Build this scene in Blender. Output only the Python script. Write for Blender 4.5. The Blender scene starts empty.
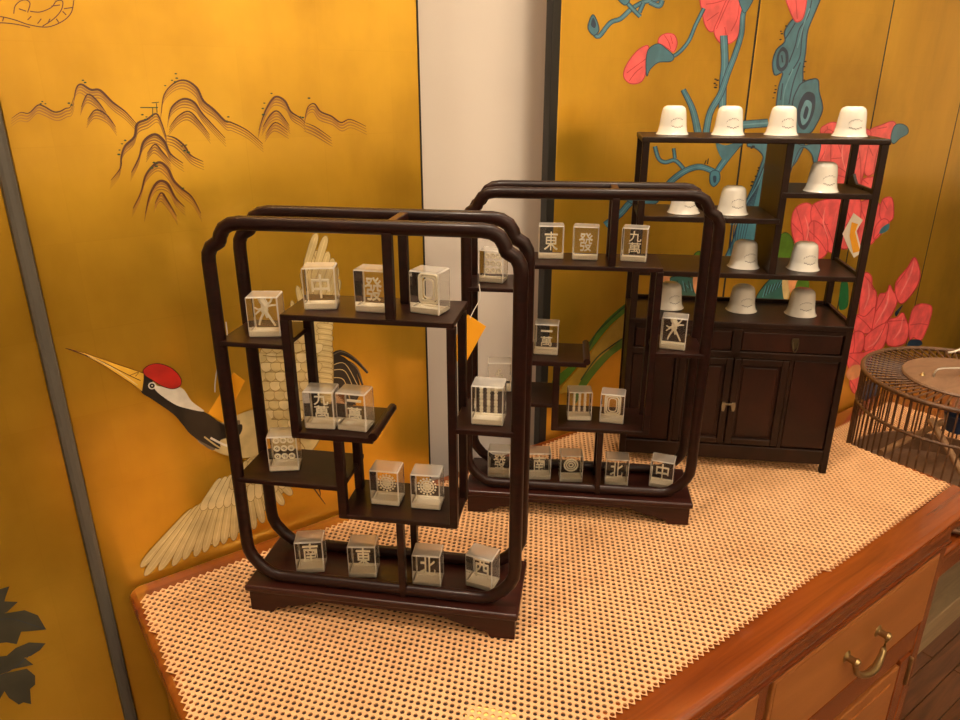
import bpy, bmesh, math, random
from math import sin, cos, pi, radians, sqrt, atan2
from mathutils import Vector, Matrix
random.seed(7)
SC = bpy.context.scene
COL = SC.collection
# ------------------------------------------------------------------ camera, world, lights, exposure
F, PITCH, HEAD = 721.0, radians(20.9), radians(54.0)
CAM = Vector((0, 0, 1.30))
FW = Vector((cos(HEAD)*cos(PITCH), sin(HEAD)*cos(PITCH), -sin(PITCH)))
RT = Vector((sin(HEAD), -cos(HEAD), 0)); UP = RT.cross(FW)
cd = bpy.data.cameras.new('camera'); cam = bpy.data.objects.new('camera', cd); COL.objects.link(cam)
cd.sensor_fit = 'HORIZONTAL'; cd.sensor_width = 36.0; cd.lens = 36.0*F/960; cd.clip_start = .01
cam.matrix_world = Matrix(((RT.x, UP.x, -FW.x, CAM.x), (RT.y, UP.y, -FW.y, CAM.y), (RT.z, UP.z, -FW.z, CAM.z), (0, 0, 0, 1)))
SC.camera = cam
vs = SC.view_settings; vs.view_transform = 'Standard'; vs.look = 'None'; vs.gamma = 1; vs.use_curve_mapping = False
vs.exposure = 0.0
W = bpy.data.worlds.new('room_air'); SC.world = W; W.use_nodes = True
W.node_tree.nodes['Background'].inputs[0].default_value = (1, .78, .5, 1); W.node_tree.nodes['Background'].inputs[1].default_value = .05
def lamp(name, loc, power, size, color=(1, .83, .63), spot=None, aim=None):
    l = bpy.data.lights.new(name, 'AREA'); l.shape = 'DISK'; l.size = size; l.energy = power; l.color = color
    if spot: l.spread = radians(spot)
    o = bpy.data.objects.new(name, l); COL.objects.link(o); o.location = loc
    if aim is not None: o.rotation_euler = (Vector(aim)-Vector(loc)).to_track_quat('-Z', 'Y').to_euler()
    return o
for lx_, ly_, p_ in ((-.15, .36, 19), (.55, .34, 14), (1.25, .34, 7), (2.1, .34, 5), (-.9, -1.2, 6), (.4, -1.3, 6)):
    lamp('ceiling_downlight', (lx_, ly_, 2.66), p_, .17)
for lx_, p_ in ((-1.2, 26), (.2, 30), (1.6, 26), (2.9, 16)):       # unseen lamps added to brighten the far wall that the gold reflects
    lamp('far_wall_fill', (lx_, -2.55, 2.62), p_, .16, aim=(lx_, -3.5, 1.7))
for lx_, ly_, p_ in ((.1, -1.3, 34), (1.5, -1.3, 26)):            # added upward fill lamps: brighter ceiling in the gold, softer room light
    lamp('ceiling_fill', (lx_, ly_, 2.25), p_, .5).rotation_euler = (pi, 0, 0)

# ------------------------------------------------------------------ pixel helpers (a photograph pixel onto a real plane of the room)
def ray(x, y): return FW*F + RT*(x-480) - UP*(y-360)
def on_plane(x, y, p0, n):
    d = ray(x, y); p0 = Vector(p0); n = Vector(n); return CAM + d*((p0-CAM).dot(n)/d.dot(n))
def on_z(x, y, z): return on_plane(x, y, (0, 0, z), (0, 0, 1))

# ------------------------------------------------------------------ materials
MATS = {}
def M(name, color=None, rough=.5, metal=0, coat=0, spec=.5, build=None):
    if name in MATS: return MATS[name]
    m = bpy.data.materials.new(name); m.use_nodes = True
    b = m.node_tree.nodes['Principled BSDF']
    if color: b.inputs['Base Color'].default_value = (*color, 1)
    b.inputs['Roughness'].default_value = rough; b.inputs['Metallic'].default_value = metal
    b.inputs['Coat Weight'].default_value = coat; b.inputs['Coat Roughness'].default_value = .08
    b.inputs['Specular IOR Level'].default_value = spec
    if build: build(m.node_tree, b)
    MATS[name] = m; return m
def ramp_noise(nt, b, stops, scale=(1, 1, 1), detail=4, nscale=5, rough=.5, dist=0, bump=0, coord='Object', wave=None):
    N, L = nt.nodes, nt.links
    tc = N.new('ShaderNodeTexCoord'); mp = N.new('ShaderNodeMapping'); mp.inputs['Scale'].default_value = scale
    L.new(tc.outputs[coord], mp.inputs[0])
    nz = N.new('ShaderNodeTexNoise'); nz.inputs['Scale'].default_value = nscale; nz.inputs['Detail'].default_value = detail
    nz.inputs['Roughness'].default_value = rough; nz.inputs['Distortion'].default_value = dist
    L.new(mp.outputs[0], nz.inputs['Vector'])
    r = N.new('ShaderNodeValToRGB'); e = r.color_ramp.elements
    while len(e) < len(stops): e.new(.5)
    for el, (p, c) in zip(e, stops): el.position = p; el.color = (*c, 1)
    L.new(nz.outputs['Fac'], r.inputs[0]); L.new(r.outputs[0], b.inputs['Base Color'])
    if bump:
        bp = N.new('ShaderNodeBump'); bp.inputs['Strength'].default_value = bump; bp.inputs['Distance'].default_value = .002
        L.new(nz.outputs['Fac'], bp.inputs['Height']); L.new(bp.outputs[0], b.inputs['Normal'])
    return nz, r
def wood(name, dark, light, rough=.3, coat=0, scale=(2, 30, 30), ns=3, spec=.5, lo=.3, hi=.7):
    return M(name, rough=rough, coat=coat, spec=spec, build=lambda nt, b: ramp_noise(nt, b, [(lo, dark), (hi, light)], scale, 6, ns, .6, 1.2))
rosewood = wood('rosewood', (.007, .0022, .0014), (.022, .0050, .0030), .38, .06, (4, 20, 40), spec=.22)
rosered = wood('rosewood_red', (.014, .0032, .002), (.042, .0085, .005), .36, .08, (4, 20, 40), spec=.3)
cabwood = wood('cabinet_wood', (.009, .0034, .0016), (.022, .0075, .0032), .42, .05, (8, 30, 4), spec=.25)
cabred = wood('cabinet_panel_wood', (.013, .0042, .002), (.032, .0085, .0038), .40, .05, (8, 30, 4), spec=.28)
lacquer = wood('orange_lacquer_wood', (.125, .024, .0032), (.25, .056, .0075), .2, .6, (1.0, 20, 20), 2.8, lo=.30, hi=.72)
drawerw = wood('drawer_wood', (.30, .10, .022), (.40, .15, .035), .28, .3, (1.5, 1.5, 10), 2.5)
hole_shade = wood('hole_shade_brown', (.020, .006, .002), (.035, .010, .003), .6)  # near-black brown stands in for the shade inside the liner's holes
palewood = wood('pale_wood', (.19, .13, .065), (.30, .21, .11), .6, 0, (2, 20, 20))
plankw = wood('floor_plank_wood', (.09, .032, .012), (.25, .095, .035), .4, .2, (1.5, 16, 10))
bamboo = wood('cage_bamboo', (.065, .028, .011), (.16, .075, .032), .5)
lidwood = wood('cage_lid_wood', (.16, .085, .045), (.27, .155, .09), .5, 0, (4, 10, 10))
blackedge = M('black_frame', (.012, .011, .009), .4)
greyedge = M('grey_edge', (.085, .075, .060), .38)
wallm = M('wall_paint', rough=.8, build=lambda nt, b: ramp_noise(nt, b, [(.3, (.70, .625, .55)), (.7, (.74, .665, .59))], nscale=3))
ceilm = M('ceiling_paint', (.75, .7, .62), .9)
brass = M('aged_brass', (.38, .27, .12), .35, .9)
steel = M('dull_steel', (.5, .47, .42), .35, .9)
matm = M('liner_vinyl', rough=.55, build=lambda nt, b: ramp_noise(nt, b, [(.3, (.60, .33, .15)), (.7, (.70, .40, .195))], nscale=14))
porcelain = M('porcelain', (.82, .79, .72), .18, coat=.3)
inkgrey = M('print_grey', (.16, .15, .14), .5)
orange = M('orange_card', (.95, .42, .012), .6)
white_p = M('white_paper', (.85, .78, .66), .7)
string = M('string', (.75, .72, .66), .7)
engr = M('engraved_white', (.95, .88, .70), .7)
frost = M('frosted_base', (.96, .88, .72), .45)
def gold_build(nt, b):
    N, L = nt.nodes, nt.links
    nz, r = ramp_noise(nt, b, [(.28, (.66, .375, .028)), (.5, (.82, .485, .042)), (.75, (.92, .57, .058))], (1, 1, .35), 6, 5, .6)
    # gold leaf squares: faint steps between leaves
    tc = N.new('ShaderNodeTexCoord'); mp = N.new('ShaderNodeMapping'); mp.inputs['Rotation'].default_value = (radians(90), 0, 0); L.new(tc.outputs['Object'], mp.inputs[0])
    br = N.new('ShaderNodeTexBrick'); br.inputs['Scale'].default_value = 6; br.inputs['Mortar Size'].default_value = .003; br.offset = 0; br.inputs['Row Height'].default_value = .5
    br.inputs['Color1'].default_value = (1, 1, 1, 1); br.inputs['Color2'].default_value = (.88, .86, .80, 1); br.inputs['Mortar'].default_value = (.86, .82, .7, 1)
    L.new(mp.outputs[0], br.inputs[0])
    mx = N.new('ShaderNodeMix'); mx.data_type = 'RGBA'; mx.blend_type = 'MULTIPLY'; mx.inputs[0].default_value = .28
    L.new(r.outputs[0], mx.inputs[6]); L.new(br.outputs[0], mx.inputs[7]); 
    n2 = N.new('ShaderNodeTexNoise'); n2.inputs['Scale'].default_value = 3.2; n2.inputs['Detail'].default_value = 5; L.new(tc.outputs['Object'], n2.inputs['Vector'])
    r2 = N.new('ShaderNodeValToRGB'); r2.color_ramp.elements[0].position = .36; r2.color_ramp.elements[0].color = (.60, .56, .42, 1); r2.color_ramp.elements[1].position = .56
    r2.color_ramp.elements[1].color = (1, 1, 1, 1); L.new(n2.outputs['Fac'], r2.inputs[0])
    m3 = N.new('ShaderNodeMix'); m3.data_type = 'RGBA'; m3.blend_type = 'MULTIPLY'; m3.inputs[0].default_value = .8     # worn, browned patches of the leaf
    L.new(mx.outputs[2], m3.inputs[6]); L.new(r2.outputs[0], m3.inputs[7]); L.new(m3.outputs[2], b.inputs['Base Color'])
gold = M('gold_leaf', rough=.30, metal=.79, coat=.3, build=gold_build)
def paint(name, c, rough=.35, var=.18):
    lo = tuple(x*(1-var) for x in c); hi = tuple(min(1, x*(1+var)) for x in c)
    return M('paint_'+name, rough=rough, coat=.5, build=lambda nt, b: ramp_noise(nt, b, [(.35, lo), (.65, hi)], nscale=40))
P = dict(brown=paint('brown', (.085, .022, .004)), tan=paint('tan', (.36, .165, .018)), pink=paint('pink', (.80, .115, .12)), pinkd=paint('dark_pink', (.52, .035, .045)),  # pinkd: darker pink for petal outlines and veins
         pinkl=paint('pink_light', (.88, .26, .25)), blue=paint('teal_blue', (.055, .185, .25)), blued=paint('dark_blue', (.012, .035, .075)), bluel=paint('light_blue', (.12, .30, .38)),
         green=paint('green', (.075, .17, .015)), greend=paint('dark_green', (.012, .05, .015)), greenl=paint('olive_gold', (.40, .24, .025)), jade=paint('jade', (.01, .12, .035)),
         cream=paint('cream', (.56, .43, .19)), creaml=paint('cream_light', (.66, .53, .27)), creamd=paint('cream_line', (.26, .165, .04)), black=paint('black', (.010, .008, .006)),
         red=paint('red', (.42, .016, .010)), beak=paint('beak', (.68, .38, .035)), white=paint('white', (.72, .66, .55)), leaf=paint('leaf_grey', (.045, .042, .025)),
         grey=paint('grey', (.14, .11, .07)), salmon=paint('salmon', (.75, .33, .14)), teal=paint('teal_feather', (.03, .12, .10)))

def crystal(name, refract_white):
    m = bpy.data.materials.new(name); m.use_nodes = True; nt = m.node_tree; N, L = nt.nodes, nt.links
    N.remove(N['Principled BSDF']); out = N['Material Output']
    tr = N.new('ShaderNodeBsdfTransparent'); tr.inputs[0].default_value = (.97, .96, .94, 1)
    gl = N.new('ShaderNodeBsdfGlossy'); gl.inputs['Roughness'].default_value = .03
    df = N.new('ShaderNodeBsdfDiffuse'); df.inputs[0].default_value = (.86, .82, .76, 1)
    tl = N.new('ShaderNodeBsdfTranslucent'); tl.inputs[0].default_value = (.86, .82, .76, 1)
    ad = N.new('ShaderNodeMixShader'); ad.inputs[0].default_value = .4; L.new(df.outputs[0], ad.inputs[1]); L.new(tl.outputs[0], ad.inputs[2])
    m1 = N.new('ShaderNodeMixShader'); m1.inputs[0].default_value = refract_white; L.new(tr.outputs[0], m1.inputs[1]); L.new(ad.outputs[0], m1.inputs[2])
    fr = N.new('ShaderNodeFresnel'); fr.inputs[0].default_value = 1.38
    m2 = N.new('ShaderNodeMixShader'); L.new(fr.outputs[0], m2.inputs[0]); L.new(m1.outputs[0], m2.inputs[1]); L.new(gl.outputs[0], m2.inputs[2])
    L.new(m2.outputs[0], out.inputs[0]); return m
C_CLEAR, C_SIDE, C_EDGE, C_TOP = crystal('crystal_clear', .02), crystal('crystal_side', .24), crystal('crystal_edge', .75), crystal('crystal_top', .42)  # sides, tops and bevels whitened to stand in for refracted light

# ------------------------------------------------------------------ mesh helpers
def link(name, me, mat=None, parent=None):
    o = bpy.data.objects.new(name, me); COL.objects.link(o)
    if mat is not None:
        for m in (mat if isinstance(mat, (list, tuple)) else [mat]): me.materials.append(m)
    if parent is not None: o.parent = parent
    return o
def pyd(name, v, f, mat=None, parent=None, smooth=False, mi=None):
    me = bpy.data.meshes.new(name); me.from_pydata(v, [], f); me.update()
    if mi: me.polygons.foreach_set('material_index', mi)
    if smooth: me.polygons.foreach_set('use_smooth', [True]*len(me.polygons))
    return link(name, me, mat, parent)
class MB:
    def __init__(s): s.v = []; s.f = []; s.sm = []
    def add(s, v, f, smooth=False):
        n = len(s.v); s.v += [tuple(p) for p in v]; s.f += [tuple(i+n for i in q) for q in f]; s.sm += [smooth]*len(f); return s
    def box(s, x0, x1, y0, y1, z0, z1, bev=0):
        v = [(x, y, z) for x in (x0, x1) for y in (y0, y1) for z in (z0, z1)]
        f = [(0, 1, 3, 2), (4, 6, 7, 5), (0, 4, 5, 1), (2, 3, 7, 6), (0, 2, 6, 4), (1, 5, 7, 3)]
        if bev:
            bm = bmesh.new(); vs_ = [bm.verts.new(p) for p in v]
            for q in f: bm.faces.new([vs_[i] for i in q])
            bmesh.ops.bevel(bm, geom=bm.edges[:], offset=bev, segments=2, affect='EDGES', profile=.5)
            bm.verts.index_update(); v = [p.co[:] for p in bm.verts]; f = [tuple(x.index for x in q.verts) for q in bm.faces]; bm.free()
        return s.add(v, f)
    def prism(s, poly, y0, y1):           # poly in (x,z), extruded along y
        n = len(poly); v = [(x, y0, z) for x, z in poly]+[(x, y1, z) for x, z in poly]
        f = [tuple(range(n)), tuple(reversed(range(n, 2*n)))]+[(i+n, (i+1) % n+n, (i+1) % n, i) for i in range(n)]
        return s.add(v, f)
    def tube(s, pts, r, n=8, closed=False, rr=None, flat=1.0, up=(0, 1, 0)):
        pts = [Vector(p) for p in pts]; m = len(pts); v = []; upv = Vector(up)
        for i, p in enumerate(pts):
            a = pts[(i-1) % m] if closed or i else p; b = pts[(i+1) % m] if closed or i < m-1 else p
            t = (b-a).normalized(); u_ = upv if abs(t.dot(upv)) < .95 else Vector((1, 0, 0))
            sx = t.cross(u_).normalized(); sy = sx.cross(t)
            q = rr[i] if rr else r
            for k in range(n):
                an = 2*pi*(k+.5)/n; v.append(p+sx*cos(an)*q+sy*sin(an)*q*flat)
        f = []
        for i in range(m if closed else m-1):
            for k in range(n): f.append((i*n+k, i*n+(k+1) % n, ((i+1) % m)*n+(k+1) % n, ((i+1) % m)*n+k))
        if not closed: f += [tuple(reversed(range(n))), tuple(range((m-1)*n, m*n))]
        return s.add(v, f, True)
    def lathe(s, prof, n=24, c=(0, 0, 0)):
        m = len(prof); v = [(c[0]+r*cos(2*pi*k/n), c[1]+r*sin(2*pi*k/n), c[2]+z) for r, z in prof for k in range(n)]
        f = [(i*n+k, i*n+(k+1) % n, (i+1)*n+(k+1) % n, (i+1)*n+k) for i in range(m-1) for k in range(n)]
        if prof[0][0] > 1e-6: f.append(tuple(reversed(range(n))))
        if prof[-1][0] > 1e-6: f.append(tuple(range((m-1)*n, m*n)))
        return s.add(v, f, True)
    def build(s, name, mat, parent=None):
        me = bpy.data.meshes.new(name); me.from_pydata(s.v, [], s.f); me.update()
        me.polygons.foreach_set('use_smooth', s.sm)
        if any(s.sm):
            try: me.set_sharp_from_angle(angle=radians(50))
            except Exception: pass
        return link(name, me, mat, parent)
def bx(name, mat, parent, *a): return MB().box(*a).build(name, mat, parent)
def thing(name, label, cat, loc=(0, 0, 0), rz=0, group=None):
    o = bpy.data.objects.new(name, None); o.empty_display_size = .02; COL.objects.link(o); o.location = loc; o.rotation_euler = (0, 0, rz)
    return tag(o, label, cat, group)
def tag(o, label, cat, group=None):
    o['label'] = label; o['category'] = cat
    if group: o['group'] = group
    return o
def struct(o): o['kind'] = 'structure'; return o
def copy_tree(o, parent=None):
    c = o.copy(); COL.objects.link(c); c.parent = parent
    for ch in list(o.children): copy_tree(ch, c)
    return c

# ------------------------------------------------------------------ the room
fl = struct(bx('floor', M('subfloor', (.03, .012, .006), .7), None, -2.5, 4, -3.5, .80, -.05, -.006))
pm = None
for i in range(30):
    for j in range(3):
        x0, y0 = .35+j*.9-(i % 2)*.45, -.55+i*.045*2*.5*2*.5*2
        y0 = -.60+i*.0465
        if pm is None:
            pk = bx('plank', plankw, fl, 0, .897, 0, .045, -.0055, 0, .0012); pm = pk.data
        else:
            pk = bpy.data.objects.new('plank', pm); COL.objects.link(pk); pk.parent = fl
        pk.location = (x0, y0, 0)
struct(bx('wall_back', wallm, None, -2.5, 4, .80, .86, -.05, 2.75))
struct(bx('wall_left', wallm, None, -2.56, -2.5, -3.5, .86, -.05, 2.75))
struct(bx('wall_right', M('shop_wall', (.80, .70, .56), .8), None, 4, 4.06, -3.5, .86, -.05, 2.75))
struct(bx('wall_front', M('shop_wall'), None, -2.5, 4, -3.56, -3.5, -.05, 2.75))
struct(bx('trim_1', cabred, None, 3.55, 4, -3.5, .5, 0, .86)); struct(bx('unseen_dark_block', cabred, None, -2.5, 3.5, -3.5, -3.1, 0, .80))  # second block is unseen, added to darken the screens' lower reflections
struct(bx('ceiling', ceilm, None, -2.56, 4.06, -3.56, .86, 2.70, 2.76))

# ------------------------------------------------------------------ painted screens
YS = .738                                   # front plane of the screens
def sm(pts, closed=True, n=5):
    m = len(pts); out = []
    rng = range(m if closed else m-1)
    for i in rng:
        g = (lambda k: pts[k % m]) if closed else (lambda k: pts[max(0, min(m-1, k))])
        p0, p1, p2, p3 = g(i-1), g(i), g(i+1), g(i+2)
        for k in range(n):
            t = k/n; t2 = t*t; t3 = t2*t
            out.append(tuple(.5*(2*p1[c]+(p2[c]-p0[c])*t+(2*p0[c]-5*p1[c]+4*p2[c]-p3[c])*t2+(3*p1[c]-p0[c]-3*p2[c]+p3[c])*t3) for c in (0, 1)))
    if not closed: out.append(tuple(pts[-1]))
    return out
class Art:
    """flat paint on a screen panel; shapes traced in the photograph and laid on the panel's own plane"""
    def __init__(s, name, parent, plane=((0, YS, 0), (0, 1, 0)), ref=(0, 0, 1)):
        s.name, s.parent, s.plane, s.ref = name, parent, plane, ref; s.v = []; s.f = []; s.mi = []; s.mats = []; s.k = 0
    def px(s, p): return (s.ref[0]+p[0]/s.ref[2], s.ref[1]+p[1]/s.ref[2])
    def _pt(s, p): return on_plane(p[0], p[1], *s.plane) - Vector(s.plane[1])*(.0003+.000004*s.k)
    def _mat(s, key):
        if key not in s.mats: s.mats.append(key)
        return s.mats.index(key)
    def fill(s, key, pts, smooth=True, line=None, lw=1.0):
        q = [s.px(p) for p in pts]
        if smooth: q = sm(q)
        s.k += 1; n = len(s.v); s.v += [s._pt(p) for p in q]; s.f.append(tuple(range(n, n+len(q)))); s.mi.append(s._mat(key))
        if line: s._rib(line, q+[q[0]], [lw]*(len(q)+1))
        return s
    def line(s, key, pts, w=1.2, smooth=True, taper=False, w1=None):
        q = [s.px(p) for p in pts]
        if smooth and len(q) > 2: q = sm(q, False)
        m = len(q)
        if w1 is not None: ws = [w+(w1-w)*i/(m-1) for i in range(m)]
        elif taper: ws = [w*(.25+.75*sin(pi*min(1, max(0, i/(m-1))))) for i in range(m)]
        else: ws = [w]*m
        s._rib(key, q, ws); return s
    def _rib(s, key, q, ws):
        s.k += 1; m = len(q); n = len(s.v); mi = s._mat(key)
        for i, p in enumerate(q):
            a, b = q[max(0, i-1)], q[min(m-1, i+1)]; dx, dy = b[0]-a[0], b[1]-a[1]; l = sqrt(dx*dx+dy*dy) or 1
            ox, oy = -dy/l*ws[i]/2, dx/l*ws[i]/2
            s.v += [s._pt((p[0]+ox, p[1]+oy)), s._pt((p[0]-ox, p[1]-oy))]
        for i in range(m-1): s.f.append((n+2*i, n+2*i+1, n+2*i+3, n+2*i+2)); s.mi.append(mi)
    def dots(s, key, pts, r=1.2):
        for x, y in pts:
            cx, cy = s.px((x, y)); s.k += 1; n = len(s.v); rr = r*random.uniform(.7, 1.2)
            s.v += [s._pt((cx+1.5*rr*cos(a*pi/3), cy+rr*.8*sin(a*pi/3))) for a in range(6)]; s.f.append(tuple(range(n, n+6))); s.mi.append(s._mat(key))
        return s
    def done(s):
        iv = s.parent.matrix_world.inverted() if s.parent else Matrix()
        return pyd(s.name, [tuple(iv @ p) for p in s.v], s.f, [P[k] for k in s.mats], s.parent, mi=s.mi)
def panel(parent, x0, x1):
    return bx('screen_panel', gold, parent, x0, x1, YS, YS+.02, .03, 1.95, .001)
crane_s = thing('folding_screen', 'gold lacquer folding screen painted with a crane and mountains behind the sideboard', 'folding screen')
cp = panel(crane_s, .050, .4515)
MB().box(.4515, .4535, YS, YS+.02, .03, 1.95).build('panel_edge', blackedge, crane_s)
he = MB().box(.0375, .0495, YS-.012, YS+.012, .0, 1.95, .004).build('hinge_edge', greyedge, crane_s)
LA = radians(182)                           # the leaf hinged to its left swings toward the room
LP0 = Vector((.037, YS-.004, 0)); LD = Vector((cos(LA), sin(LA), 0)); LN = Vector((LD.y, -LD.x, 0)); LN = LN if LN.y > 0 else -LN
lp = MB()
c4 = [LP0, LP0+LD*.41, LP0+LD*.41+LN*.02, LP0+LN*.02]
lp.add([(p.x, p.y, z) for z in (.03, 1.95) for p in c4], [(0, 1, 5, 4), (1, 2, 6, 5), (2, 3, 7, 6), (3, 0, 4, 7), (4, 5, 6, 7), (3, 2, 1, 0)])
lp = lp.build('screen_panel', gold, crane_s)
LPL = (tuple(LP0), tuple(LN))
a = Art('painted_leaves', lp, LPL, (0, 560, 4.5))
for poly in ([(-60, 180), (0, 130), (42, 118), (25, 165), (20, 185), (80, 188), (55, 212), (30, 235), (-60, 260)], [(-60, 240), (30, 238), (110, 225), (170, 248), (208, 312), (150, 318), (95, 322), (75, 378), (30, 370), (-60, 380)],
             [(-60, 440), (30, 430), (70, 395), (130, 370), (205, 374), (180, 405), (140, 430), (110, 440), (150, 470), (110, 480), (60, 490), (-60, 540)], [(-40, 525), (40, 505), (120, 488), (158, 520), (158, 560), (135, 580), (140, 648), (105, 640), (85, 650), (40, 620), (20, 590), (-5, 632), (-50, 640)]):
    a.fill('leaf', poly, False)
a.line('blued', [(-20, 270), (60, 265), (200, 310)], .5).line('blued', [(0, 520), (70, 480), (190, 380)], .5).done()
a = Art('painted_mountains', cp, ref=(100, 60, 3.2))
MS = [([(196, 170), (205, 110), (240, 72), (275, 66), (310, 90), (330, 130), (365, 160), (400, 195), (420, 200), (470, 225), (520, 268)], 1.8), ([(218, 190), (230, 150), (265, 125), (300, 135), (330, 175), (400, 250)], 1.8), ([(222, 215), (250, 180), (285, 165), (320, 200), (350, 240)], 1.2),
      ([(35, 385), (65, 345), (68, 310), (80, 275), (110, 245), (118, 205), (150, 190), (180, 172), (198, 205), (212, 248)], 2.0), ([(212, 242), (240, 250), (270, 275), (290, 305), (330, 325)], 1.6), ([(100, 360), (125, 310), (140, 260), (175, 238), (205, 260), (225, 300), (265, 330)], 2.2), ([(150, 300), (175, 270), (200, 295), (225, 325)], 1.3),
      ([(105, 475), (130, 425), (148, 365), (185, 328), (215, 345), (235, 385), (262, 412), (295, 440), (322, 490)], 2.2), ([(145, 490), (160, 430), (185, 390), (215, 395), (240, 440), (270, 470)], 2.2), ([(175, 460), (195, 425), (215, 450), (245, 500)], 1.6),
      ([(-283, 187), (-255, 168), (-228, 170), (-200, 145), (-180, 148), (-150, 165), (-130, 165), (-110, 155), (-95, 150), (-85, 120)], 1.3), ([(-84, 130), (-76, 90), (-60, 78), (-30, 95), (0, 97), (40, 135), (80, 165), (115, 203)], 1.9), ([(-60, 150), (-40, 110), (-10, 130), (20, 170)], 1.4), ([(-40, 190), (-15, 160), (20, 175), (50, 215)], 1.4),
      ([(508, 225), (520, 185), (535, 150), (560, 118), (590, 130), (610, 165), (640, 185), (655, 200)], 1.7), ([(520, 215), (545, 175), (570, 165), (605, 210)], 1.3), ([(655, 185), (665, 150), (685, 140), (705, 165), (740, 180), (770, 200), (800, 190), (850, 212)], 1.4), ([(530, 235), (560, 200), (600, 225)], 1.0), ([(655, 200), (690, 215), (740, 250)], .8)]
for pts, w in MS:
    for k in (1, 2, 3): a.line('tan', [(x+4*k*(-1 if i < len(pts)/2 else 1)*.3, y+9*k) for i, (x, y) in enumerate(pts)], 2.6-.5*k, taper=True)
for pts, w in MS: a.line('brown', pts, w*1.25, taper=True)
a.dots('greend', [(242, 44), (230, 65), (240, 70), (208, 82), (245, 58), (410, 182), (405, 195), (135, 175), (148, 182), (145, 190), (70, 268), (62, 288), (80, 257), (60, 302), (262, 275), (275, 272), (270, 290), (282, 295), (172, 328), (182, 330), (165, 345), (155, 355), (180, 340), (265, 410), (548, 107), (525, 138), (520, 155), (522, 175), (640, 182), (648, 184), (668, 122), (-55, 65), (-48, 72), (-185, 133), (-175, 140), (-190, 140), (-100, 138), (-92, 144)], 1.1)
a.line('greend', [(128, 152), (185, 152)], .9).line('greend', [(165, 137), (188, 135)], .8).line('greend', [(168, 152), (168, 182)], .8).line('greend', [(180, 138), (182, 168)], .8)
a.done()
a = Art('painted_cloud', cp, ref=(0, 0, 4.0))
for pts in ([(-80, 60), (0, 66), (60, 80), (120, 100), (190, 108), (250, 85), (285, 50), (295, 0)], [(55, 55), (60, 25), (80, 5), (105, 0), (120, 15), (110, 50)], [(-80, 90), (20, 92), (80, 100), (120, 110)], [(120, 45), (160, 48), (205, 30), (225, 5), (250, 5), (245, 40), (215, 75), (170, 105)], [(205, 25), (240, 20)], [(255, 35), (290, 30)], [(75, 35), (105, 45)], [(110, 80), (125, 65)], [(150, 95), (165, 75)], [(190, 95), (200, 75)], [(10, 85), (15, 70)], [(235, 90), (225, 75)], [(265, 60), (250, 45)]):
    a.line('brown', pts, 1.1)
a.done()
# the crane
a = Art('painted_crane', cp, ref=(60, 330, 4.8))
def feather(a, x0, y0, x1, y1, w, key='cream'):
    dx, dy = x1-x0, y1-y0; l = sqrt(dx*dx+dy*dy); nx, ny = -dy/l*w/2, dx/l*w/2
    a.fill(key, [(x0+nx*.6, y0+ny*.6), (x0+dx*.5+nx, y0+dy*.5+ny), (x0+dx*.88+nx*.95, y0+dy*.88+ny*.95), (x1, y1), (x0+dx*.88-nx*.95, y0+dy*.88-ny*.95), (x0+dx*.5-nx, y0+dy*.5-ny), (x0-nx*.6, y0-ny*.6)], True, 'creamd', .55)
    a.line('creaml', [(x0+dx*.2, y0+dy*.2), (x1-dx*.1, y1-dy*.1)], .8)
# black tail feathers
a.ref = (230, 220, 4.0)
for pts, w in (([(390, 560), (440, 530), (500, 560), (550, 612)], 7), ([(395, 590), (440, 565), (500, 590), (530, 660)], 8), ([(395, 620), (440, 600), (490, 620), (520, 700)], 8), ([(395, 650), (440, 630), (480, 660), (500, 740)], 8), ([(400, 700), (440, 690), (460, 760)], 8)):
    a.line('black', pts, w, w1=2)
    a.line('grey', [(x+2, y-4) for x, y in pts], .8)
a.line('cream', [(395, 625), (440, 605), (490, 640)], .8)
a.fill('black', [(400, 560), (450, 545), (500, 600), (520, 690), (470, 760), (400, 760)])
for pts in ([(410, 580), (460, 575), (510, 660)], [(410, 600), (460, 605), (500, 690)], [(410, 630), (455, 640), (480, 720)]): a.line('cream', pts, .7)
# body and raised wing
a.fill('cream', [(330, 130), (306, 190), (280, 290), (250, 360), (150, 470), (110, 560), (100, 700), (90, 840), (140, 950), (250, 960), (330, 920), (390, 800), (412, 640), (410, 520), (402, 430), (405, 330), (385, 220), (360, 130)], True, 'creamd', 1)
for tx, ty in ((246, 322), (268, 262), (285, 205), (300, 150), (316, 105)): feather(a, tx+45, ty+190, tx, ty, 22)      # raised wing: long pinions
for tx, ty in ((432, 300), (436, 236), (428, 190), (412, 152), (393, 126), (384, 62), (345, 52)): feather(a, tx-52, ty+170, tx, ty, 30)
for i in range(14): feather(a, 350, 420+22*i, 412-3*(i % 2), 432+22*i, 26, 'cream')
for r in range(11):                                          # scale plumage on the back
    for c in range(6):
        x, y = 130+c*40+(r % 2)*20-r*2, 470+r*38
        a.fill('cream' if (r+c) % 3 else 'creaml', [(x-20, y-12), (x+20, y-12), (x+19, y+12), (x, y+24), (x-19, y+12)], True, 'creamd', .45)
a.line('creamd', [(130, 540), (200, 545), (300, 520)], .8)
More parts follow.
